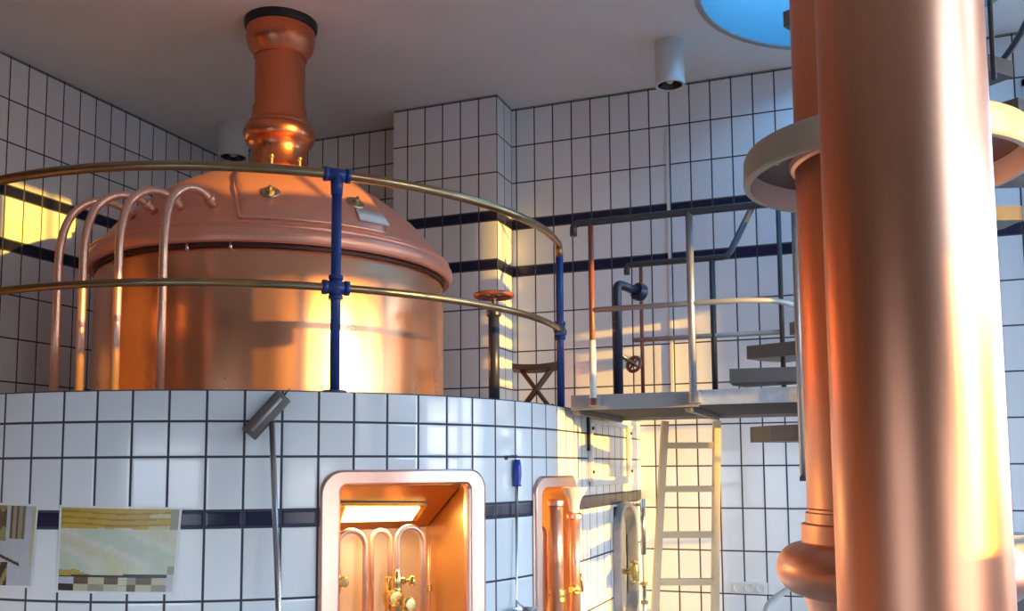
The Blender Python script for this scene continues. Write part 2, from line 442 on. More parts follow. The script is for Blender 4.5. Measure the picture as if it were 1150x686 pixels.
def dome_z(r):
    for (r0, z0), (r1, z1) in zip(DP[:-1], DP[1:]):
        if r1 <= r <= r0: return z0 + (z1 - z0) * (r0 - r) / (r0 - r1)
    return DP[0][1]
part(MB().lathe(DP, (KC.x, KC.y, 0), M['copper_dome'], n=128), 'dome', kettle)
FP = [(.215, 3.425), (.198, 3.45), (.186, 3.48), (.178, 3.53), (.179, 3.57), (.188, 3.60), (.202, 3.618), (.214, 3.628), (.224, 3.645), (.229, 3.665), (.230, 3.685), (.227, 3.705), (.218, 3.722), (.206, 3.733), (.206, 3.748), (.190, 3.765), (.180, 3.80), (.176, 3.845), (.176, 3.86), (.166, 3.865), (.163, 3.9), (.162, 4.20), (.172, 4.203), (.172, 4.22), (.186, 4.24), (.207, 4.268), (.219, 4.30), (.223, 4.34), (.221, 4.395)]
fl = part(MB().lathe(FP, (KC.x, KC.y, 0), M['copper_flue'], n=72), 'flue', kettle, 'copper flue rising to the ceiling')
part(MB().lathe([(.20, 4.395), (.228, 4.40), (.236, 4.415), (.238, 4.45)], (KC.x, KC.y, 0), M['rubber'], n=72), 'ceiling_collar', fl, 'black collar ring at the ceiling')
# manway hatch: raised plate with an arched top, lying on the dome
def hatch_pt(a, r, h):
    z = dome_z(r); dr = .02
    n = V((dome_z(max(.21, r - dr)) - dome_z(min(1.08, r + dr)), 2 * dr)).normalized()
    return polar(47 + a, r + n.x * h, z + n.y * h, KC)
mb = MB(); GA, GR = 28, 20
grid = {}
for i in range(GA + 1):
    s_ = -1 + 2 * i / GA
    rin = .50 + .46 * (1 - sqrt(max(0, 1 - (abs(s_) ** 3.0) * .97)))
    for j in range(GR + 1):
        r = 1.068 + (rin - 1.068) * j / GR
        wid = .43 / max(r, .5) * 180 / pi * .98
        e = min(1.0, min(1 - abs(s_), j / GR, 1 - j / GR) * 12)
        grid[i, j] = mb.add([hatch_pt(s_ * wid, r, .006 + .020 * (e ** .5))])
for i in range(GA):
    for j in range(GR): mb.face((grid[i, j], grid[i + 1, j], grid[i + 1, j + 1], grid[i, j + 1]), M['copper_dome'], True)
edge = [(i, 0) for i in range(GA + 1)] + [(GA, j) for j in range(1, GR + 1)] + [(i, GR) for i in range(GA - 1, -1, -1)] + [(0, j) for j in range(GR - 1, 0, -1)]
hatch = part(mb, 'hatch', kettle, 'raised copper manway hatch on the dome')
part(MB().tube([mb.v[grid[e]] for e in edge], .009, M['copper_pipe'], n=8, closed=True), 'hatch_rim', hatch)
for a in (-14.3, 14.6):
    p = hatch_pt(a, .945, .02); q = hatch_pt(a, .945, .10); ax = (q - p).normalized()
    k = part(MB().lathe([(.012, 0), (.050, .0), (.055, .008), (.050, .014), (.024, .016), (.024, .02)], p, M['dull_brass'], n=6 * 4, axis=ax, cap1=True, smooth=False), 'clamp_plate', hatch, 'brass clamp washer')
    part(MB().lathe([(.026, .014), (.026, .030), (.018, .034), (.011, .035), (.011, .048)], p, M['dull_brass'], n=6, axis=ax, cap1=True, smooth=False), 'clamp_nut', k)
mb = MB()
pl = [hatch_pt(13 + 11 * i / 8, r, .034) for r in (1.045, .985) for i in range(9)]
n = mb.add(pl)
for i in range(8): mb.face((n + i, n + i + 1, n + 10 + i, n + 9 + i), M['plastic'], True)
pl2 = mb.add([hatch_pt(13 + 11 * i / 8, r, .026) for r in (1.045, .985) for i in range(9)])
for i in range(8):
    mb.face((pl2 + i + 1, pl2 + i, pl2 + 9 + i, pl2 + 10 + i), M['plastic'])
    mb.face((n + i + 1, n + i, pl2 + i, pl2 + i + 1), M['plastic']); mb.face((n + 9 + i, n + 10 + i, pl2 + 10 + i, pl2 + 9 + i), M['plastic'])
part(mb, 'label_plate', hatch, 'small blank white label plate')
# little fittings on the dome near the neck and rim
for (th, r) in ((25, .26), (63, .27)):
    p = kp(th, r, dome_z(r) - .005)
    part(MB().lathe([(.016, 0), (.016, .05), (.022, .055), (.022, .07), (.01, .08)], p, M['brass'], n=10, cap1=True), 'dome_bolt', kettle, 'small brass bolt beside the flue')
for th in (10, 22.5):
    p = kp(th, 1.093, 2.675)
    part(MB().lathe([(.010, -.015), (.010, .03)], p, M['chrome'], n=10, cap0=True, cap1=True), 'rim_bolt', kettle, 'bright bolt under the rim')

# four bent copper pipes on the kettle's left side
names = ['leftmost of the four bent copper pipes beside the kettle',
         'bent copper pipe second from left beside the kettle',
         'bent copper pipe third from left, close against the kettle front',
         'rightmost of the four bent copper pipes, curling onto the kettle dome']
for i, (th, lab) in enumerate(zip((-19.2, -9.0, 1.6, 12.5), names)):
    R0 = 1.36
    base = polar(th, R0, BT, BC)
    t = thing('bent_pipe', lab, 'pipe', base, 'bent copper pipes beside the kettle')
    r1 = 1.0; z1 = dome_z(1.0) - .012
    A_, B_, C_, D_ = [(R0, 2.58), (R0 + .005, 2.99), (1.14, 3.05), (r1, z1)]
    pth = [polar(th, R0, BT + .012, BC), polar(th, R0, 2.3, BC)]
    for k in range(21):
        q = k / 20; w_ = ((1 - q) ** 3, 3 * q * (1 - q) ** 2, 3 * q * q * (1 - q), q ** 3)
        pth.append(polar(th + 5 * max(0, q - .35) / .65, sum(w * p[0] for w, p in zip(w_, (A_, B_, C_, D_))), sum(w * p[1] for w, p in zip(w_, (A_, B_, C_, D_))), BC))
    part(MB().tube(pth, .0215, M['copper_pipe'], n=16), 'pipe', t)
    part(MB().lathe([(.022, 0), (.05, 0), (.05, .010), (.026, .014), (.0225, .02)], base + V((0, 0, .001)), M['brass'], n=20), 'floor_flange', t)
    part(MB().lathe([(.0225, -.015), (.032, -.010), (.032, .010), (.0225, .015)], pth[-3], M['copper_pipe'], n=16, axis=pth[-4] - pth[-2]), 'union_nut', t)

# ------------------------------------------------------------------ guard rail of the platform
RR = 1.875
rail = thing('guard_rail', 'curved brass guard rail with blue posts around the kettle platform', 'railing', polar(44, RR, BT, BC))
ZT, ZM = 2.862, 2.33
part(MB().tube([polar(a, RR, ZT, BC) for a in range(-50, 96, 2)] + bend([polar(96, RR, ZT, BC), polar(100.5, RR, ZT, BC), polar(101, RR, ZT - .08, BC)], .05), .0225, M['brass_rail'], n=14), 'top_rail', rail, 'worn brass top rail')
part(MB().tube([polar(a, RR, ZM, BC) for a in range(-50, 102, 2)], .0185, M['brass_rail'], n=14), 'middle_rail', rail, 'worn brass middle rail')
def fitting(mb, p, tan, r=.031, l=.055):
    mb.tube([p - tan * l, p + tan * l], r, M['blue_paint'], n=16)
    for s_ in (-1, 1): mb.tube([p + tan * (l * s_ * .75), p + tan * (l * s_ * 1.12)], r * 1.12, M['blue_paint'], n=16)
for th in (44.2, 101.0, -50.):
    mb = MB(); b = polar(th, RR, BT, BC); tan = V((cos(RD(th)), sin(RD(th)), 0))
    mb.tube([b, polar(th, RR, ZT - (.0 if th < 90 else .06), BC)], .0235, M['blue_paint'], n=16)
    po = part(mb, 'post', rail, 'blue painted rail post')
    mb = MB(); p = polar(th, RR, ZM, BC); fitting(mb, p, tan); fitting(mb, p, V((0, 0, 1)), .030, .05); part(mb, 'cross_fitting', po)
    if th < 90:
        mb = MB()
        p = polar(th, RR, ZT, BC); fitting(mb, p, tan); mb.tube([p - V((0, 0, .10)), p], [.027, .031], M['blue_paint'], n=16)
        part(mb, 'tee_fitting', po)
    part(MB().lathe([(.024, 0), (.055, 0), (.055, .01), (.026, .016)], b, M['blue_paint'], n=20), 'floor_flange', po)

# valve standpipe on the platform, with red handwheel
b = onD(555, 440, 5.45); b.z = BT; w = onD(556, 330, 5.45)
sp = thing('valve_standpipe', 'blue-grey valve standpipe topped with a red-brown handwheel, behind the guard rail', 'valve', b)
part(MB().tube([b, (b.x, b.y, w.z - .10)], .033, M['darkblue'], n=18), 'pipe', sp)
part(MB().lathe([(.034, -.13), (.044, -.12), (.044, -.09), (.026, -.07), (.014, -.06), (.012, 0)], (b.x, b.y, w.z), M['darkblue'], n=18), 'bonnet', sp)
def wheel(mb, c, R, r, mat, axis=(0, 0, 1), spokes=4):
    q = V((0, 0, 1)).rotation_difference(V(axis).normalized())
    mb.tube([c + q @ V((R * cos(a), R * sin(a), 0)) for a in [2 * pi * k / 28 for k in range(28)]], r, mat, n=8, closed=True)
    for k in range(spokes):
        a = 2 * pi * k / spokes + .3
        mb.tube([c - q @ V((0, 0, r * .8)), c + q @ V((R * cos(a), R * sin(a), 0))], r * .65, mat, n=6)
    mb.lathe([(.001, -r * 1.5), (R * .2, -r * 1.5), (R * .2, r), (.001, r)], c, mat, n=14, axis=axis)
mb = MB(); wheel(mb, V((b.x, b.y, w.z)), .108, .015, M['red_iron']); part(mb, 'handwheel', sp, 'red-brown handwheel')

# folding stool on the platform
sc_ = onD(602, 410, 6.0)
st = thing('folding_stool', 'dark brown wooden folding stool on the platform beside the tiled pillar', 'stool', (sc_.x, sc_.y, BT))
zs = sc_.z - BT
ex = V((.95, .31, 0)).normalized(); ey = V((-ex.y, ex.x, 0)); ez = V((0, 0, 1)); o = V((sc_.x, sc_.y, BT))
mb = MB(); rows_ = []
for j in range(9):
    v_ = -1 + 2 * j / 8
    for i in range(11):
        u_ = -1 + 2 * i / 10
        rows_.append(o + ex * (u_ * .15) + ey * (v_ * .12) + ez * (zs - .006 + .012 * u_ * u_ + .006 * u_))
n = mb.add(rows_); n2 = mb.add([p - ez * .034 for p in rows_])
for j in range(8):
    for i in range(10):
        a = n + j * 11 + i; mb.face((a, a + 1, a + 12, a + 11), M['wood_dark'], True)
        a = n2 + j * 11 + i; mb.face((a, a + 11, a + 12, a + 1), M['wood_dark'], True)
for j in range(8):
    for i in (0, 10):
        a, c = n + j * 11 + i, n2 + j * 11 + i; mb.face((a, a + 11, c + 11, c), M['wood_dark'])
for i in range(10):
    for j in (0, 8):
        a, c = n + j * 11 + i, n2 + j * 11 + i; mb.face((a, a + 1, c + 1, c), M['wood_dark'])
part(mb, 'seat', st)
for sy in (-1, 1):
    for sx in (-1, 1):
        a = o + ex * (sx * .115) + ey * (sy * (.10 - .02 * (sx > 0))) + ez * .002; c = o + ex * (-sx * .105) + ey * (sy * (.10 - .02 * (sx > 0))) + ez * (zs - .02)
        part(MB().tube([a, c], .012, M['wood_dark'], n=8), 'leg', st)
for sx in (-1, 1):
    a = o + ex * (sx * .105) + ez * .05
    part(MB().tube([a - ey * .1, a + ey * .1], .009, M['wood_dark'], n=8), 'stretcher', st)

# ------------------------------------------------------------------ copper niches in the platform wall
def rrect(o, r, n=8):
    u0, u1, z0, z1 = o; out = []
    for (cu, cz, a0) in ((u1 - r, z1 - r, 0), (u0 + r, z1 - r, 90), (u0 + r, z0 + r, 180), (u1 - r, z0 + r, 270)):
        out += [(cu + r * cos(RD(a0 + 90 * k / n)), cz + r * sin(RD(a0 + 90 * k / n))) for k in range(n + 1)]
    dens = []
    for i in range(len(out)):
        a, b = out[i], out[(i + 1) % len(out)]
        L = max(abs(a[0] - b[0]), abs(a[1] - b[1])); k = max(1, int(L / .06))
        dens += [(a[0] + (b[0] - a[0]) * t / k, a[1] + (b[1] - a[1]) * t / k) for t in range(k)]
    return dens
def loops(mb, ls, mat, smooth=True):
    b = [mb.add(l) for l in ls]; n = len(ls[0])
    for x, y in zip(b[:-1], b[1:]):
        for k in range(n): k2 = (k + 1) % n; mb.face((x + k, x + k2, y + k2, y + k), mat, smooth)
    return b
def resample(path, n):
    L = [0]
    for i in range(len(path)):
        a, b = path[i], path[(i + 1) % len(path)]; L.append(L[-1] + sqrt((a[0] - b[0]) ** 2 + (a[1] - b[1]) ** 2))
    out = []; i = 0
    for k in range(n):
        t = L[-1] * k / n
        while L[i + 1] < t: i += 1
        a, b = path[i], path[(i + 1) % len(path)]; f = (t - L[i]) / max(1e-9, L[i + 1] - L[i])
        out.append((a[0] + (b[0] - a[0]) * f, a[1] + (b[1] - a[1]) * f))
    return out
def niche(t, oo, ii, ro, ri, depth, axis, fmat, lmat, thick=.022):
    # same number of points, corner to corner
    A, B = [], []
    def seg(o, r):
        u0, u1, z0, z1 = o; pts = []
        cs = ((u1 - r, z1 - r, 0), (u0 + r, z1 - r, 90), (u0 + r, z0 + r, 180), (u1 - r, z0 + r, 270))
        for q, (cu, cz, a0) in enumerate(cs):
            pts += [(cu + r * cos(RD(a0 + 90 * k / 8)), cz + r * sin(RD(a0 + 90 * k / 8))) for k in range(9)]
            nu, nz, na = cs[(q + 1) % 4]
            p0 = pts[-1]; p1 = (nu + r * cos(RD(na)), nz + r * sin(RD(na)))
            pts += [(p0[0] + (p1[0] - p0[0]) * k / 16, p0[1] + (p1[1] - p0[1]) * k / 16) for k in range(1, 16)]
        return pts
    A, B = seg(oo, ro), seg(ii, ri)
    mid = [(a[0] * .85 + b[0] * .15, a[1] * .85 + b[1] * .15) for a, b in zip(A, B)]
    mid2 = [(a[0] * .12 + b[0] * .88, a[1] * .12 + b[1] * .88) for a, b in zip(A, B)]
    mb = MB()
    loops(mb, [[wpt(u, z, .001) for u, z in A], [wpt(u, z, thick * .7) for u, z in A], [wpt(u, z, thick) for u, z in mid]], fmat)
    loops(mb, [[wpt(u, z, thick) for u, z in mid], [wpt(u, z, thick) for u, z in mid2]], fmat)
    loops(mb, [[wpt(u, z, thick) for u, z in mid2], [wpt(u, z, thick * .7) for u, z in B], [wpt(u, z, -.03) for u, z in B]], fmat)
    part(mb, 'frame', t)
    mb = MB(); ax = V(axis).normalized()
    L0 = [wpt(u, z, -.02) for u, z in B]
    cen = sum(L0, V((0, 0, 0))) / len(L0)
    back = [p - ax * ((p - cen).dot(ax) + depth) for p in L0]
    loops(mb, [L0, back], lmat, False)
    part(mb, 'liner', t, 'copper lined recess')
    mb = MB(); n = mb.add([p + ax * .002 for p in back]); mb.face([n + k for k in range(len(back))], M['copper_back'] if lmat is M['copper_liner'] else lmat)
    part(mb, 'back_panel', t)
    return cen, ax

# niche 1 with lamp and pipe loops
th1 = 54.4; uc = U(th1)
n1 = thing('copper_niche', 'lit copper-framed niche with pipe loops in the tiled wall', 'niche', wpt(uc, .5))
c1, a1 = niche(n1, N1o, N1i, .10, .035, .40, wn(uc), M['copper_frame'], M['copper_liner'])
tan1 = V((-a1.y, a1.x, 0))
W2 = (N1i[1] - N1i[0]) / 2 * .965
mb = MB()
pf, pb = c1 + V((0, 0, 1.42 - c1.z)), c1 - a1 * .385
q = [pf - tan1 * W2 - a1 * .03, pf + tan1 * W2 - a1 * .03, pb + tan1 * W2 + V((0, 0, 1.20 - pb.z)), pb - tan1 * W2 + V((0, 0, 1.20 - pb.z))]
nrm = (q[1] - q[0]).cross(q[3] - q[0]).normalized()
n = mb.add(q + [p + V((0, 0, .008)) for p in q])
for f_ in ((3, 2, 1, 0), (4, 5, 6, 7), (0, 1, 5, 4), (1, 2, 6, 5), (2, 3, 7, 6), (3, 0, 4, 7)): mb.face([n + k for k in f_], M['copper_hood_shaded'])
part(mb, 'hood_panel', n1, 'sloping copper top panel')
# lamp under the sloping panel
sl = (q[2] - q[1]).normalized()
def onslope(x, y): return onP(x, y, q[0] + V((0, 0, -.02)), nrm)
lp = [onslope(386, 568), onslope(474, 568), onslope(464, 583), onslope(380, 585)]
lc = sum(lp, V((0, 0, 0))) / 4
lamp = thing('niche_lamp', 'glowing yellow strip lamp under the top of the lit copper niche', 'lamp', lc)
dn = nrm if nrm.z < 0 else -nrm
def slab(mb, quad, off0, off1, mat):
    n = mb.add([p + dn * off0 for p in quad] + [p + dn * off1 for p in quad])
    for f_ in ((3, 2, 1, 0), (4, 5, 6, 7), (0, 1, 5, 4), (1, 2, 6, 5), (2, 3, 7, 6), (3, 0, 4, 7)): mb.face([n + k for k in f_], mat)
big = [lc + (p - lc) * 1.12 for p in lp]
mb = MB(); slab(mb, big, -.014, .004, M['brass']); part(mb, 'housing', lamp)
mb = MB(); slab(mb, [lc + (p - lc) * .94 for p in lp], .003, .010, M['glow']); part(mb, 'diffuser', lamp, 'glowing diffuser')

al = bpy.data.lights.new('niche_lamp_light', 'AREA'); al.shape = 'RECTANGLE'; al.size = .30; al.size_y = .10; al.energy = 3.6; al.color = (1.0, .80, .36)
ao = bpy.data.objects.new('niche_lamp_light', al); COL.objects.link(ao); ao.parent = lamp
ao.location = dn * .014; ao.rotation_euler = (-dn).to_track_quat('Z', 'Y').to_euler()
def on1(x, y, d): return onP(x, y, c1 - a1 * d, a1)
def uloop(label, xl, xr, ytop, d, r, extra=()):
    p0, p1 = on1(xl, 640, d), on1(xr, 640, d); top = on1((xl + xr) / 2, ytop, d).z
    rad = (p1 - p0).length / 2; ctr = (p0 + p1) / 2; dr = (p1 - p0).normalized()
    t = thing('pipe_loop', label, 'pipe', (ctr.x, ctr.y, .60), 'copper pipe loops in the lit niche')
    cz = top - rad
    path = [V((p0.x, p0.y, .582)), V((p0.x, p0.y, cz - .05))] + [ctr + V((0, 0, cz - ctr.z)) - dr * rad * cos(a) + V((0, 0, rad * sin(a))) for a in [pi * k / 16 for k in range(17)]] + [V((p1.x, p1.y, cz - .05)), V((p1.x, p1.y, .582))]
    part(MB().tube(path, r, M['copper_pipe'], n=14), 'pipe', t)
    return t, p0, p1, d
def valve(t, p, out, s=1.0, name='valve'):
    """brass valve body on a vertical pipe with a knob towards the viewer"""
    mb = MB()
    mb.lathe([(.012 * s, -.075 * s), (.021 * s, -.07 * s), (.021 * s, -.045 * s), (.026 * s, -.035 * s), (.030 * s, 0), (.026 * s, .035 * s), (.021 * s, .045 * s), (.021 * s, .07 * s), (.012 * s, .075 * s)], p, M['brass'], n=16)
    mb.lathe([(.022 * s, 0), (.022 * s, .045 * s), (.016 * s, .05 * s), (.010 * s, .055 * s), (.010 * s, .075 * s)], p, M['brass'], n=14, axis=out)
    v_ = part(mb, name, t, 'brass valve')
    part(MB().lathe([(.010 * s, .07 * s), (.028 * s, .072 * s), (.034 * s, .082 * s), (.034 * s, .098 * s), (.026 * s, .106 * s), (.012 * s, .107 * s)], p, M['brass'], n=18, axis=out, cap1=True), 'knob', v_)
t, p0, p1, d = uloop('left copper pipe loop with small brass valve in the lit niche', 378.5, 410, 596, .17, .0135)
valve(t, V((p0.x, p0.y, on1(380, 652, d).z)), a1, .8); 
t, p0, p1, d = uloop('narrow middle copper pipe loop in the lit niche', 417, 438, 596, .25, .0135)
valve(t, V((p1.x, p1.y, on1(437, 668, d).z)), a1 + tan1 * -.2, 1.2)
t, p0, p1, d = uloop('right copper pipe loop with a brass cross valve in the lit niche', 446, 475, 592, .15, .0145)
valve(t, V((p0.x, p0.y, on1(447, 652, d).z)), tan1 + a1 * .6, .8)
valve(t, V((p0.x, p0.y, on1(450, 676, d).z)), a1 + tan1 * .2, 1.0)
# straight riser at the right of the niche
p = on1(482, 640, .32)
t = thing('riser_pipe', 'straight thin copper riser right of the pipe loops in the niche', 'pipe', (p.x, p.y, .6))
part(MB().tube([(p.x, p.y, .582), (p.x, p.y, 1.16)], .009, M['copper_pipe'], n=12), 'pipe', t)
part(MB().lathe([(.009, -.02), (.016, -.018), (.016, .018), (.009, .02)], (p.x, p.y, on1(482, 660, .32).z), M['brass'], n=12), 'union_nut', t)

# niche 2: narrow, seen from the side, with a wort tap tower
n2 = thing('copper_niche', 'narrow copper-framed niche with upright tubes and white funnel', 'niche', wpt((N2o[0] + N2o[1]) / 2, .5))
c2, a2 = niche(n2, N2o, N2i, .10, .06, .22, (1, -.10, 0), M['copper_frame'], M['copper_liner'])
def vtube(name, label, x, y0, y1, X, r, mat, cat='pipe', group=None, extra=None):
    a, b = onX(x, y0, X), onX(x, y1, X)
    t = thing(name, label, cat, (a.x, a.y, min(a.z, b.z)), group)
    part(MB().tube([(a.x, a.y, b.z), (a.x, a.y, a.z)], r, mat, n=18), 'pipe', t)
    return t, a, b
t, a, b = vtube('upright_tube', 'thick upright copper tube in the narrow niche', 624, 562, 690, -1.63, .040, M['copper_pipe'])
part(MB().lathe([(.0, .012), (.03, .010), (.046, 0), (.046, -.025), (.041, -.03)], a, M['copper_frame'], n=20), 'cap', t)
g = onX(626, 668, -1.63); part(MB().lathe([(.041, -.035), (.052, -.03), (.052, -.008), (.046, 0), (.052, .008), (.052, .03), (.041, .035)], g, M['brass'], n=20), 'union_nut', t, 'brass union nut')
t, a, b = vtube('upright_tube', 'upright copper tube carrying the white funnel', 645, 579, 690, -1.56, .030, M['copper_pipe'])
part(MB().lathe([(.031, -.02), (.046, -.014), (.046, .008), (.036, .018)], a, M['copper_frame'], n=20), 'collar', t)
g = onX(645, 662, -1.56); part(MB().lathe([(.0, -.03), (.02, -.03), (.028, -.015), (.028, .015), (.02, .03), (.0, .03)], g, M['brass'], n=14, axis=(.8, -.6, 0)), 'valve', t, 'brass tap')
mb = MB(); mb.tube([g + V((.02, -.02, 0)), g + V((.06, -.05, .0)), g + V((.07, -.10, .10))], .008, M['brass'], n=8)
part(mb, 'tap_lever', t)
fu = V((a.x, a.y, a.z + .018))
t = thing('funnel', 'white porcelain funnel standing in the copper tube', 'funnel', fu)
part(MB().lathe([(.026, -.02), (.030, .03), (.034, .06), (.045, .085), (.066, .115), (.076, .135), (.078, .142), (.073, .142), (.062, .118), (.040, .088), (.028, .06), (.022, .0)], fu, M['porcelain'], n=32), 'bowl', t)
# two slim tubes rising in the left of the narrow niche
for (x, lab) in ((607.5, 'slim bent copper tube nearest the frame of the narrow niche'), (612.0, 'slim bent copper tube beside the thick upright tube')):
    a = onX(x, 592 if x < 610 else 594, -1.70)
    t = thing('slim_tube', lab, 'pipe', (a.x, a.y, .6), 'slim tubes in the narrow niche')
    part(MB().tube(bend([(a.x, a.y, .56), (a.x, a.y, a.z), (a.x - .06, a.y + .02, a.z + .015)], .03), .013, M['copper_pipe'], n=12), 'pipe', t)
    part(MB().lathe([(.013, -.015), (.02, -.012), (.02, .012), (.013, .015)], (a.x, a.y, .62), M['brass'], n=12), 'union_nut', t)

# niche 3: small arched steel hatch frame on the straight flank, brass tap in front
n3 = thing('arched_recess', 'small arched grey steel recess low on the sunlit platform flank', 'niche', wpt((N3o[0] + N3o[1]) / 2, .4))
c3, a3 = niche(n3, N3o, N3i, .22, .20, .12, (1, 0, 0), M['steel'], M['white_paint'], thick=.05)
vp = onX(713, 642, -1.53)
t = thing('brass_tap', 'brass tap in front of the arched grey recess', 'tap', vp)
mb = MB(); mb.tube([vp + V((-.18, 0, 0)), vp + V((.02, 0, 0))], .02, M['brass'], n=12)
mb.lathe([(.02, -.06), (.03, -.05), (.034, 0), (.03, .05), (.02, .06)], vp, M['brass'], n=16); part(mb, 'body', t)
part(MB().tube([vp + V((0, -.07, .075)), vp + V((0, .07, .075))], .012, M['brass'], n=10).tube([vp + V((0, 0, .05)), vp + V((0, 0, .08))], .012, M['brass'], n=10), 'handle', t)
part(MB().tube([vp + V((.0, -.08, -.062)), vp + V((0, .08, -.062))], .014, M['brass'], n=10), 'spout', t)
# sight gauge: vertical glass tube with metal unions
g0, g1 = onX(724, 690, -1.50), onX(724, 560, -1.50)
t = thing('sight_gauge', 'thin vertical sight gauge tube in front of the ladder', 'gauge', (g0.x, g0.y, .3))
part(MB().tube([(g0.x, g0.y, .30), (g0.x, g0.y, onX(724, 655, -1.5).z)], .016, M['chrome'], n=12), 'metal_tube', t)
part(MB().tube([(g0.x, g0.y, onX(724, 622, -1.5).z), (g0.x, g0.y, g1.z)], .02, M['chrome'], n=12), 'metal_tube', t)
part(MB().tube([(g0.x, g0.y, onX(724, 657, -1.5).z), (g0.x, g0.y, onX(724, 620, -1.5).z)], .012, M['glassy'], n=12), 'glass_tube', t)
for y in (655, 676):
    part(MB().lathe([(.012, -.014), (.026, -.012), (.026, .012), (.012, .014)], (g0.x, g0.y, onX(724, y, -1.5).z), M['brass'], n=6, smooth=False), 'union_nut', t)
for z in (.45, g1.z - .04):
    part(MB().tube([(BC.x + BR, g0.y, z), (g0.x, g0.y, z)], .012, M['chrome'], n=10), 'wall_bracket', t)

# ------------------------------------------------------------------ squeegee leaning on the wall
def onc(x, y, R):
    d = ray(x, y); a = d.x ** 2 + d.y ** 2; b = -2 * (d.x * BC.x + d.y * BC.y); c = BC.x ** 2 + BC.y ** 2 - R * R
    t = (-b - sqrt(max(0, b * b - 4 * a * c))) / 2 / a
    return d * t + CAM
h0, h1 = onc(279, 488, 2.005), onc(319, 444, 2.005); hm = onc(305, 466, 2.01)
foot = polar(37.8, 2.34, 0, BC)
sq_ = thing('floor_squeegee', 'grey-brown foam floor squeegee with metal stick leaning upside down on the tiles', 'squeegee', foot)
hd = (h1 - h0).normalized()
part(MB().tube([h0, h0 + hd * .004, h1 - hd * .004, h1], [.034, .038, .038, .034], M['foam'], n=20), 'head', sq_)
part(MB().tube([h0 + hd * .02 + V((0, 0, .0)) + wn(U(36)) * .038, h1 - hd * .02 + wn(U(36)) * .038], .008, M['steel_mid'], n=8), 'clamp_bar', sq_)
part(MB().tube([foot, hm + (foot - hm).normalized() * .03], .0125, M['chrome'], n=14), 'stick', sq_, 'shiny metal stick')
part(MB().tube([h1 - hd * .01, h1 + hd * .035 + V((0, 0, .004))], [.006, .002], M['steel_dark'], n=8), 'hook', sq_)

# ------------------------------------------------------------------ ladle hanging by its hook
l0 = onc(581, 516, 1.975); l1 = onc(581, 546, 1.975); l2 = onc(580, 676, 1.985)
ld = thing('ladle', 'long metal ladle with blue handle hanging on the tiled wall', 'ladle', l1)
ln = wn(U(73.6))
part(MB().tube([l0, l0 + (l1 - l0) * .25, l0 + (l1 - l0) * .6, l0 + (l1 - l0) * .9, l1], [.015, .021, .022, .017, .021], M['blue_plastic'], n=16), 'handle', ld, 'blue plastic handle')
part(MB().tube(bend([l1, l2, l2 + V((0, 0, -.02)) + ln * .04], .03), .0048, M['chrome'], n=10), 'rod', ld)
lb = l2 + ln * .055 + V((0, 0, -.04))
part(MB().lathe([(.0, -.05), (.03, -.045), (.055, -.02), (.062, .012), (.064, .014), (.058, .012), (.05, -.016), (.028, -.038), (.0, -.043)], lb, M['chrome'], n=28), 'bowl', ld)
hk = onc(570, 513, 1.965)
tg = thing('wall_hook', 'small dark hook holding the blue-handled ladle', 'hook', hk)
part(MB().tube(bend([onc(568, 514, 1.953), hk, onc(580, 512, 1.975), l0 + V((0, 0, .012))], .01), .006, M['steel_dark'], n=8), 'wire', tg)
part(MB().lathe([(.0, 0), (.012, 0), (.012, .006), (0, .006)], onc(568, 514, 1.955), M['steel_dark'], n=10, axis=ln), 'base_plate', tg)

# ------------------------------------------------------------------ photographs taped to the round wall
def flat(name, col, rough=.35): return simple('print_' + name, col, rough, noise=.12, scale=25)
PM = {k: flat(k, c) for k, c in dict(amber=(.50, .33, .05), amber2=(.36, .20, .03), straw=(.55, .50, .25), mint=(.50, .55, .42), mint2=(.54, .57, .45), milk2=(.60, .58, .44), straw2=(.58, .54, .34), milk=(.62, .60, .50), grey=(.30, .28, .20), black=(.03, .03, .025), brown=(.14, .09, .05), tan=(.50, .46, .30), lilac=(.48, .50, .54), olive=(.30, .27, .10), white=(.75, .75, .72)).items()}
def print_sheet(name, label, corners, fn, nx=110, ny=76, off=.006):
    (tl, tr, br, bl) = corners
    def P(u, v, o_):
        th = (tl[0] * (1 - u) + tr[0] * u) * (1 - v) + (bl[0] * (1 - u) + br[0] * u) * v
        z = (tl[1] * (1 - u) + tr[1] * u) * (1 - v) + (bl[1] * (1 - u) + br[1] * u) * v
        return wpt(U(th), z, o_)
    t = thing(name, label, 'photograph', P(.5, 1, off), 'photographs on the round wall')
    mb = MB(); n = mb.add([P(i / nx, j / ny, off) for j in range(ny + 1) for i in range(nx + 1)])
    for j in range(ny):
        for i in range(nx):
            a = n + j * (nx + 1) + i; u, v = (i + .5) / nx, (j + .5) / ny
            bd = u < .016 or u > .984 or v < .022 or v > .972
            mb.face((a + nx + 1, a + nx + 2, a + 1, a), PM['white'] if bd else PM[fn(u, v)])
    nb = mb.add([P(i / nx, j / ny, off - .002) for j in (0, ny) for i in range(nx + 1)])
    for i in range(nx): mb.face((nb + i, nb + i + 1, nb + nx + 2 + i, nb + nx + 1 + i), M['paper'])
    part(mb, 'sheet', t)
    return t
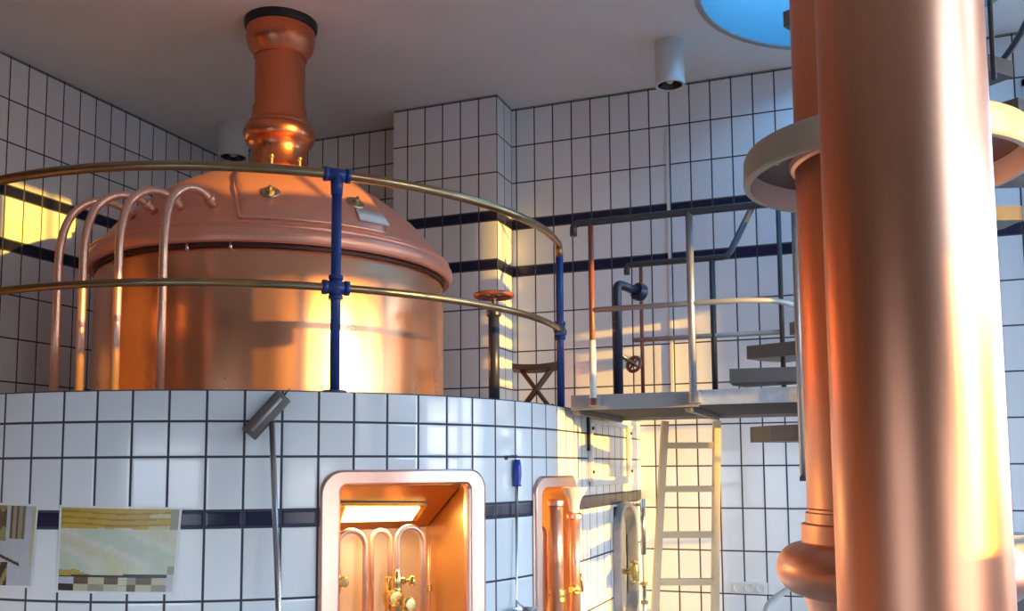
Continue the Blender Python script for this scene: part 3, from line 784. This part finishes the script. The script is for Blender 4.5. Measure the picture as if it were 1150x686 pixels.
def tank_print(u, v):
    g_ = random.gauss(0, .05)
    w = .02 * sin(u * 9) + .012 * sin(u * 31)
    if v < .26 + .3 * w:
        if u > .92: return 'grey'
        q = (v + .012 * sin(u * 7 + 1)) * 22
        return 'amber2' if (q % 1.5) < .42 else ('straw' if (u > .75 and (q % 3) > 2.0) else 'amber')
    if v > .80 - .03 * u:
        vv = (v - .79) / .2
        k = int((u - .02) * 7.6)
        if u > .93: return 'lilac'
        if abs(u - .57) < .035 and vv > .1: return 'milk' if (int(v * 60) % 2) else 'tan'
        if vv < .1: return 'black'
        top = vv < .55
        if top: return ('lilac', 'brown', 'tan', 'brown', 'grey', 'brown', 'tan', 'black')[min(7, k)]
        return ('black', 'tan', 'grey', 'tan', 'brown', 'tan', 'grey', 'black')[min(7, k)]
    if v > .72 + w and u < .3 + .1 * sin(v * 40): return 'olive' if (int(u * 60 + v * 50) % 3) == 0 else 'amber'
    if u > .93 and v > .68: return 'grey'
    a = .5 + .5 * sin(u * 7.0 + 2.2 * sin(v * 6.5))
    q = a + g_ + .25 * (.5 - abs(u - .5))
    return 'mint' if q < .30 else ('mint2' if q < .5 else ('milk' if q < .8 else ('milk2' if q < 1.0 else 'straw2')))
print_sheet('taped_photograph', 'yellow photograph of a tiled vat room taped on the round tiled wall', ((9.3, 1.353), (25.1, 1.341), (24.4, .978), (9.2, .984)), tank_print)
def machine_print(u, v):
    if u > .94: return 'tan' if v < .75 else 'lilac'
    if .66 < u < .86 and v < .42: return 'grey' if (int(u * 40) % 3) else 'brown'
    if u < .62 and v < .45: return 'brown' if (sin(u * 30) + sin(v * 17 + u * 8)) > -.9 else 'olive'
    if u < .55 and v < .72: return 'olive' if sin(v * 40) > .2 else 'tan'
    if abs(v - (.62 + .12 * (u - .55) / .3)) < .018 and .5 < u < .82: return 'black'
    if u < .66 and v > .70: return 'black' if sin(u * 40 + v * 20) > -.3 else 'olive'
    return 'lilac'
print_sheet('taped_photograph', 'grey-brown photograph of machinery taped at the far left of the round wall', ((-6.5, 1.366), (6.15, 1.356), (5.6, 1.0), (-6.4, .99)), machine_print)

# ------------------------------------------------------------------ steel landing between platform and spiral stair
LX0, LX1, LY0, LY1, LZ = -1.56, -.22, 5.04, 6.10, 1.90
land = thing('steel_landing', 'grey steel landing bridging the platform and the spiral stair', 'landing', (LX0, LY0, LZ))
part(MB().box(((LX0 + LX1) / 2, (LY0 + LY1) / 2, LZ - .01), (LX1 - LX0, LY1 - LY0, .02), M['steel_tread']), 'deck', land)
mb = MB(); mb.box((-1.20, LY0, LZ - .035), (.72, .012, .085), M['steel_mid'], bevel=.002); part(mb, 'fascia', land, 'dull grey left fascia')
mb = MB(); mb.box((-.53, LY0 - .004, LZ - .028), (.62, .012, .080), M['foil'], bevel=.002); part(mb, 'fascia', land, 'bright zinc right fascia')
mb = MB()
for k in range(46):
    y = LY0 + .03 + (LY1 - LY0 - .06) * k / 45; mb.box(((LX0 + LX1) / 2, y, LZ - .045), (LX1 - LX0 - .02, .004, .05), M['steel_tread'])
for k in range(50):
    x = LX0 + .02 + (LX1 - LX0 - .04) * k / 49; mb.box((x, (LY0 + LY1) / 2, LZ - .048), (.008, LY1 - LY0 - .04, .04), M['steel_tread'])
part(mb, 'grating', land)
for x in (LX0 + .02, -.9, LX1 - .03): part(MB().box((x, (LY0 + LY1) / 2, LZ - .065), (.035, LY1 - LY0 - .03, .07), M['steel_tread']), 'beam', land)
part(MB().box(((LX0 + LX1) / 2, LY1, LZ - .045), (LX1 - LX0, .012, .09), M['steel_mid']), 'rear_fascia', land)
# white hanger bracket under the landing on the platform flank
hb = thing('hanger_bracket', 'white steel hanger bracket under the landing on the sunlit tiles', 'bracket', (BC.x + BR, 5.7, 1.42))
yA, yB = onX(664, 500, -1.59).y, onX(707, 500, -1.59).y
XW = BC.x + BR + .014
zb = onX(664, 541, -1.59).z
for yy in (yA, yB):
    part(MB().box((XW, yy, (zb + LZ - .11) / 2), (.024, .05, LZ - .11 - zb), M['white_paint'], bevel=.003), 'upright', hb)
part(MB().box((XW + .012, (yA + yB) / 2, zb), (.02, yB - yA + .05, .05), M['white_paint'], bevel=.003), 'crossbar', hb)
part(MB().box((XW + .006, (yA + yB) / 2, LZ - .115), (.035, yB - yA + .06, .02), M['white_paint'], bevel=.003), 'top_flange', hb)
part(MB().box((XW - .004, yA - .034, 1.72), (.016, .014, .24), M['rubber']), 'shadow_strip', hb, 'black strip standing for a shadow gap')  # shade beside the upright built as a dark strip
for (yy, z) in ((yA, zb + .06), (yB, zb + .06), (yA, 1.74), (yB, 1.74)):
    part(MB().lathe([(.0, .012), (.010, .012), (.010, 0)], (XW + .012, yy, z), M['steel_dark'], n=8, axis=(1, 0, 0)), 'bolt', hb)

# front railing of the landing
FY = 4.93
fr = thing('landing_railing', 'dark handrail with steel posts along the front of the landing', 'railing', (-1.0, FY, LZ))
a = onY(644, 253, FY)
pr = [V((a.x, FY, 2.80)), V((a.x, FY, 2.87)), V((-.42, FY, 2.87)), V((-.28, 5.02, 2.87))]
part(MB().tube(bend(pr, .05), .021, M['steel_dark'], n=12), 'top_rail', fr)
a2_ = onY(662, 347, FY)
part(MB().tube(bend([V((a2_.x, FY, 2.37)), V((-.62, FY, 2.37)), V((-.42, 5.0, 2.37)), V((-.28, 5.35, 2.37))], .12), .015, M['steel_mid'], n=10), 'middle_rail', fr)
for (x, r, mat, lab) in ((666, .016, 'red_iron', None), (778.5, .020, 'steel', 'bright galvanised post'), ):
    p = onY(x, 440, FY)
    po = part(MB().tube([(p.x, FY, LZ - .06), (p.x, FY, 2.865)], r, M[mat], n=12), 'post', fr, lab)
    part(MB().box((p.x, FY + .055, LZ - .03), (.06, .10, .06), M['steel'], bevel=.004), 'post_bracket', po)
    if x == 666: part(MB().tube([(p.x, FY, LZ - .02), (p.x, FY, LZ + .30)], .019, M['porcelain'], n=12), 'sleeve', po, 'pale sleeve')
# rear railing
RY = 6.08
rr_ = thing('landing_railing', 'dark handrail along the rear of the landing in front of the sunlit tiles', 'railing', (-1.0, RY, LZ))
a = onY(704, 308, RY)
e = onD(850, 222, 6.25)
part(MB().tube(bend([V((a.x, RY, 2.80)), V((a.x, RY, 2.865)), V((-.80, RY, 2.865)), e], .04), .021, M['steel_dark'], n=12), 'top_rail', rr_)
a = onY(712, 382, RY); c_ = onY(880, 374, RY)
part(MB().tube([(a.x, RY, 2.35), (c_.x, RY, 2.35)], .0165, M['steel_mid'], n=10), 'middle_rail', rr_)
for (x, r, mat) in ((722, .013, 'red_iron'), (803, .019, 'steel_dark')):
    p = onY(x, 430, RY)
    part(MB().tube([(p.x, RY, LZ - .06), (p.x, RY, 2.86)], r, M[mat], n=12), 'post', rr_)
# dark standpipe with two side valves on the landing
b = onD(695, 440, 5.45); b.z = LZ; tp = onD(692.5, 316, 5.45)
t = thing('valve_standpipe', 'blue-black standpipe with two side valves standing on the landing', 'valve', b)
k1, k2 = onD(718, 328, 5.6), onD(712, 409, 5.6)
part(MB().tube(bend([b, (b.x, b.y, tp.z), k1], .04), .027, M['darkblue'], n=16), 'pipe', t)
vd = (k1 - V((b.x, b.y, tp.z))).normalized()
part(MB().lathe([(.028, -.03), (.052, -.025), (.056, 0), (.052, .025), (.03, .03), (.0, .032)], k1, M['darkblue'], n=18, axis=vd, cap0=True), 'valve_flange', t)
br_ = part(MB().tube([(b.x, b.y, k2.z + .05), k2], .014, M['brass'], n=12), 'branch_pipe', t, 'thin brass branch pipe')
vd2 = (k2 - V((b.x, b.y, k2.z + .05))).normalized()
mb = MB(); wheel(mb, k2, .045, .011, M['red_iron'], axis=vd2); part(mb, 'handwheel', br_, 'small red-brown handwheel')

# ladder below the landing
lr0, lr1 = onD(747, 470, 6.15), onD(735.5, 686, 6.0)
rr0, rr1 = onD(805, 470, 6.15), onD(803, 686, 6.0)
lad = thing('ladder', 'pale wooden ladder leaning under the steel landing', 'ladder', (lr1.x, lr1.y, 0))
def ext(a, b, z): k = (z - a.z) / (b.z - a.z); return a + (b - a) * k
lrB, rrB = ext(lr0, lr1, 0.0), ext(rr0, rr1, 0.0)
lrT, rrT = ext(lr0, lr1, 1.80), ext(rr0, rr1, 1.80)
def plank(mb, a, b, w, d, side, mat):
    ax = (b - a).normalized(); sx = (side - ax * side.dot(ax)).normalized(); sy = ax.cross(sx)
    n = mb.add([p + sx * (w * i) + sy * (d * j) for p in (a, b) for (i, j) in ((-.5, -.5), (.5, -.5), (.5, .5), (-.5, .5))])
    for f_ in ((3, 2, 1, 0), (4, 5, 6, 7), (0, 1, 5, 4), (1, 2, 6, 5), (2, 3, 7, 6), (3, 0, 4, 7)): mb.face([n + k for k in f_], mat)
    return mb
sd = (rrB - lrB).normalized()
part(plank(MB(), lrB, lrT, .042, .07, sd, M['wood_ladder']), 'side_rail', lad)
part(plank(MB(), rrB, rrT, .042, .07, sd, M['wood_ladder']), 'side_rail', lad)
for y in (500, 549, 600, 652, 703, 756):
    k = (onD(770, y, 6.08).z) / 1.80
    part(plank(MB(), lrB + (lrT - lrB) * k, rrB + (rrT - rrB) * k, .04, .06, V((0, 0, 1)), M['wood_ladder']), 'rung', lad)

# ------------------------------------------------------------------ spiral stair
SC = V((.10, 5.75, 0)); ALPHA0 = math.atan2(-.357, -.934)
stair = thing('spiral_stair', 'dark steel spiral stair winding up behind the copper columns', 'spiral stair', (SC.x, SC.y, 0))
part(MB().tube([(SC.x, SC.y, 0), (SC.x, SC.y, 5.0)], .055, M['steel_mid'], n=20), 'centre_pole', stair)
def sp_pt(a, r, z): return V((SC.x + r * cos(a), SC.y + r * sin(a), z))
STEP = RD(28)
for k in list(range(-9, 0)) + list(range(1, 12)):
    a = ALPHA0 - k * STEP; z = LZ + .185 * k; w = RD(13)
    if z < .1: continue
    mb = MB(); R_in, R_out, h = .06, .86, .085
    top = [sp_pt(a - w * 2.2, R_in, z), sp_pt(a - w, R_out, z), sp_pt(a, R_out * 1.01, z), sp_pt(a + w, R_out, z), sp_pt(a + w * 2.2, R_in, z)]
    lo = [p - V((0, 0, h)) for p in top]
    n = mb.add(top + lo); L = len(top)
    mat = M['steel_tread']
    mb.face([n + i for i in range(L)], mat); mb.face([n + L + i for i in reversed(range(L))], mat)
    for i in range(L): j = (i + 1) % L; mb.face((n + i, n + L + i, n + L + j, n + j), mat)
    part(mb, 'tread', stair)
for k in [7, 8, 9, 10, 11]:
    a = ALPHA0 - k * STEP; z = LZ + .185 * k
    part(MB().tube([sp_pt(a, .90, z - .15), sp_pt(a, .90, z + .95)], .012, M['steel_dark'], n=8), 'baluster', stair)
hel = [sp_pt(ALPHA0 - k * STEP / 4, .90, LZ + .95 + .185 * k / 4) for k in range(9, 45)]
part(MB().tube(hel, .02, M['steel_dark'], n=10), 'handrail', stair)
part(MB().tube([p - V((0, 0, .48)) for p in hel[14:]], .012, M['steel_dark'], n=8), 'middle_rail', stair)
p0 = onD(897.5, 240, 4.75); p1 = onD(903, 540, 4.75)
po = part(MB().tube([(p1.x, p1.y, p1.z), (p1.x, p1.y, 3.0)], .020, M['steel'], n=12), 'newel_post', stair, 'bright galvanised newel post')
part(MB().box((p1.x + .03, p1.y, p1.z + .01), (.10, .05, .02), M['steel_dark']), 'foot_plate', po)
p0 = onD(876, 300, 5.9)
part(MB().tube([(p0.x, p0.y, LZ - .05), (p0.x, p0.y, onD(876, 226, 5.9).z)], .016, M['steel_dark'], n=10), 'baluster', stair)

# ------------------------------------------------------------------ copper columns at the right
c1c = V((.104, 2.25, 0))
col1 = thing('copper_column', 'huge polished copper column filling the right foreground', 'column', c1c)
part(MB().lathe([(.215, 0), (.215, .03), (.18, .05), (.18, 4.42)], c1c, M['copper_col'], n=96), 'pipe', col1)
part(MB().lathe([(.18, 4.38), (.23, 4.39), (.24, 4.45)], c1c, M['rubber'], n=64), 'ceiling_collar', col1)
part(MB().lathe([(.181, 0), (.26, 0), (.26, .012), (.181, .016)], c1c, M['brass'], n=64), 'base_flange', col1)
c2c = V((.077, 3.02, 0)); r2 = .256; K2 = 3.457 / 3.02
col2 = thing('copper_column', 'second copper column half hidden behind the foreground column, with bulging ring below', 'column', c2c)
def zc(z): return CAMH + (z - CAMH) / K2
part(MB().lathe([(r2, 0), (r2, 1.05)] + [(.275 + .077 * cos(RD(a)), zc(1.147) + .077 * sin(RD(a))) for a in range(-88, 91, 11)] + [(r2 + .019, zc(1.24)), (r2 + .019, zc(1.30)), (r2 + .006, zc(1.305)), (r2 + .006, zc(1.338)), (r2, zc(1.342)), (r2, zc(1.35)), (r2 + .003, zc(1.352)), (r2, zc(1.356)), (r2, 4.42)], c2c, M['copper_col'], n=96), 'pipe', col2)
part(MB().lathe([(r2, 4.37), (r2 + .06, 4.39), (r2 + .07, 4.45)], c2c, M['rubber'], n=64), 'ceiling_collar', col2)
hb_, ht_ = zc(2.508), zc(2.615)
dr = thing('drum_hood', 'round cream drum hood around the second copper column', 'hood', (c2c.x, c2c.y, hb_))
part(MB().lathe([(.395, hb_), (.412, hb_), (.416, hb_ + .006), (.414, ht_ - .015), (.407, ht_), (r2 + .006, ht_ + .01)], c2c, M['cream'], n=96), 'outer_band', dr)
part(MB().lathe([(.395, hb_), (.393, ht_ - .018)], c2c, M['porcelain'], n=96), 'inner_band', dr, 'white inner side')
part(MB().lathe([(.393, ht_ - .018), (r2 + .006, ht_ - .02)], c2c, M['soffit'], n=96), 'soffit', dr, 'dark red-brown soffit')
part(MB().lathe([(r2 + .010, ht_ - .018), (r2 + .02, ht_ - .03), (r2 + .014, ht_ - .045), (r2 + .002, ht_ - .05)], c2c, M['copper_pipe'], n=96), 'hub_ring', dr)
p = onP(873, 183, V((0, 0, ht_ - .022)), V((0, 0, 1)))
part(MB().ball(p, .008, M['porcelain'], seg=10), 'glint_dot', dr)  # lamp reflection on the soffit built as a white ball
# white bent grab rail low in front of the second column
g = [onD(912, 641, 3.6), onD(889, 659, 3.6), onD(859, 679, 3.6)]
gr = thing('grab_rail', 'white bent tubular grab rail low beside the second copper column', 'rail', (g[2].x, g[2].y, 0))
part(MB().tube(bend(g + [V((g[2].x, g[2].y, .02))], .05), .0125, M['white_paint'], n=12), 'tube', gr)
part(MB().lathe([(.013, 0), (.035, 0), (.035, .01), (.013, .014)], (g[2].x, g[2].y, 0), M['white_paint'], n=16), 'floor_flange', gr)

# ------------------------------------------------------------------ ceiling lamps, conduit, sockets
def can_lamp(label, x, y, zb_, r):
    t = thing('can_lamp', label, 'ceiling lamp', (x, y, ZC), 'can lamps on the ceiling')
    part(MB().lathe([(r * .96, ZC), (r, ZC - .015), (r, zb_ + .03), (r * 1.03, zb_ + .025), (r * 1.03, zb_), (r * .86, zb_), (r * .80, zb_ + .05)], (x, y, 0), M['lamp_grey'], n=40), 'housing', t)
    part(MB().lathe([(r * .84, zb_ + .006), (r * .6, zb_ + .06), (.001, zb_ + .07)], (x, y, 0), M['lamp_black'], n=40), 'reflector', t)
    part(MB().ball((x, y, zb_ + .045), r * .30, M['glassy']), 'bulb', t)
can_lamp('grey can lamp on the ceiling above the landing', -1.18, 6.22, 4.135, .10)
can_lamp('grey can lamp on the ceiling behind the kettle flue', -4.97, 6.38, 4.155, .125)
p = onY(749, 150, YB - .012)
cn = thing('conduit', 'thin white cable conduit running down the back tiles from the can lamp', 'conduit', (p.x, YB, 2.2))
part(MB().box((p.x, YB - .009, (4.1 + 2.0) / 2), (.022, .018, 2.1), M['white_paint']), 'channel', cn)
so = onY(842, 660, YB)
sk = thing('wall_socket', 'triple white wall socket low on the back tiles', 'socket', (so.x, YB, so.z))
part(MB().box((so.x, YB - .006, so.z), (.255, .012, .085), M['plastic'], bevel=.003), 'frame_plate', sk)
for k in (-1, 0, 1):
    q_ = part(MB().lathe([(.034, .0), (.034, .012), (.028, .012), (.026, .004), (.0, .004)], (so.x + k * .08, YB - .010, so.z), M['plastic'], n=24, axis=(0, -1, 0)), 'socket_insert', sk)

# ------------------------------------------------------------------ daylight
SUN_AZ, SUN_EL = RD(14), RD(4.0)
sdir = V((cos(SUN_AZ) * cos(SUN_EL), -sin(SUN_AZ) * cos(SUN_EL), sin(SUN_EL)))
sl_ = bpy.data.lights.new('sun', 'SUN'); sl_.energy = 8.5; sl_.color = (1.0, .55, .06); sl_.angle = RD(.6)
so_ = bpy.data.objects.new('sun', sl_); COL.objects.link(so_)
so_.rotation_euler = sdir.to_track_quat('Z', 'Y').to_euler()
w = bpy.data.worlds.new('sky'); S.world = w; w.use_nodes = True
nt = w.node_tree; bg = nt.nodes['Background']
tc = N(nt, 'ShaderNodeTexCoord')
vm = N(nt, 'ShaderNodeVectorMath', operation='NORMALIZE'); nt.links.new(tc.outputs['Generated'], vm.inputs[0])
sx = N(nt, 'ShaderNodeSeparateXYZ'); nt.links.new(vm.outputs[0], sx.inputs[0])
cr = N(nt, 'ShaderNodeValToRGB'); nt.links.new(math_(nt, 'ADD', math_(nt, 'MULTIPLY', sx.outputs[2], .5), .5), cr.inputs[0])
el = cr.color_ramp.elements
el[0].position = .0; el[0].color = (.10, .11, .12, 1)
el[1].position = 1.0; el[1].color = (.05, .22, .50, 1)
for pos, c in ((.46, (.10, .12, .14, 1)), (.505, (.38, .54, .80, 1)), (.56, (.40, .70, 1.05, 1)), (.68, (.33, .64, 1.05, 1)), (.82, (.10, .36, .72, 1))):
    e_ = el.new(pos); e_.color = c
# low evening glow: a warm band along the horizon on the sun's side
az = math_(nt, 'ADD', math_(nt, 'MULTIPLY', sx.outputs[0], cos(SUN_AZ)), math_(nt, 'MULTIPLY', sx.outputs[1], -sin(SUN_AZ)))
azf = math_(nt, 'POWER', math_(nt, 'MAXIMUM', math_(nt, 'ADD', math_(nt, 'MULTIPLY', az, .5), .5), 0.0), 2.5)
ez_ = math_(nt, 'DIVIDE', math_(nt, 'SUBTRACT', sx.outputs[2], .05), .10)
elf = math_(nt, 'EXPONENT', math_(nt, 'MULTIPLY', math_(nt, 'MULTIPLY', ez_, ez_), -1.0))
gl = math_(nt, 'MULTIPLY', azf, elf)
gc = N(nt, 'ShaderNodeMix', data_type='RGBA'); nt.links.new(gl, gc.inputs[0]); gc.inputs[6].default_value = (0, 0, 0, 1); gc.inputs[7].default_value = (1.2, .95, .55, 1)
ez2 = math_(nt, 'DIVIDE', math_(nt, 'SUBTRACT', sx.outputs[2], .34), .20)
elf2 = math_(nt, 'EXPONENT', math_(nt, 'MULTIPLY', math_(nt, 'MULTIPLY', ez2, ez2), -1.0))
azf2 = math_(nt, 'POWER', math_(nt, 'MAXIMUM', math_(nt, 'ADD', math_(nt, 'MULTIPLY', az, .5), .5), 0.0), 2.0)
gd = N(nt, 'ShaderNodeMix', data_type='RGBA'); nt.links.new(math_(nt, 'MULTIPLY', elf2, azf2), gd.inputs[0]); gd.inputs[6].default_value = (0, 0, 0, 1); gd.inputs[7].default_value = (.32, .55, .75, 1)
gs = N(nt, 'ShaderNodeMix', data_type='RGBA', blend_type='ADD'); gs.inputs[0].default_value = 1.0
nt.links.new(gc.outputs[2], gs.inputs[6]); nt.links.new(gd.outputs[2], gs.inputs[7])
gw_ = N(nt, 'ShaderNodeMix', data_type='RGBA', blend_type='ADD'); gw_.inputs[0].default_value = 1.0
nt.links.new(cr.outputs[0], gw_.inputs[6]); nt.links.new(gs.outputs[2], gw_.inputs[7])
nt.links.new(gw_.outputs[2], bg.inputs['Color'])
bg.inputs['Strength'].default_value = 7.6
def portal(p, n, sx_, sy_):
    l = bpy.data.lights.new('sky_portal', 'AREA'); l.shape = 'RECTANGLE'; l.size = sx_; l.size_y = sy_
    l.cycles.is_portal = True
    o = bpy.data.objects.new('sky_portal', l); COL.objects.link(o); o.location = p
    z = -V(n); y = V((0, 0, 1)) if abs(z.z) < .9 else V((0, 1, 0)); x = y.cross(z).normalized(); y = z.cross(x)
    o.matrix_world = Matrix(((x.x, y.x, z.x, p[0]), (x.y, y.y, z.y, p[1]), (x.z, y.z, z.z, p[2]), (0, 0, 0, 1)))
for (a, b, z0, z1) in right_win: portal((XR + .05, (a + b) / 2, (z0 + z1) / 2), (-1, 0, 0), b - a, z1 - z0)
for (a, b, z0, z1) in front_fill_win: portal(((a + b) / 2, YF - .05, (z0 + z1) / 2), (0, 1, 0), b - a, z1 - z0)
for (a, b, z0, z1) in back_glint_win: portal(((a + b) / 2, YB + .05, (z0 + z1) / 2), (0, -1, 0), b - a, z1 - z0)
portal((HC.x, HC.y, ZC + .91), (0, 0, -1), 2 * HR, 2 * HR)
for o in list(bpy.data.objects):
    if '_w' in o: del o['_w']
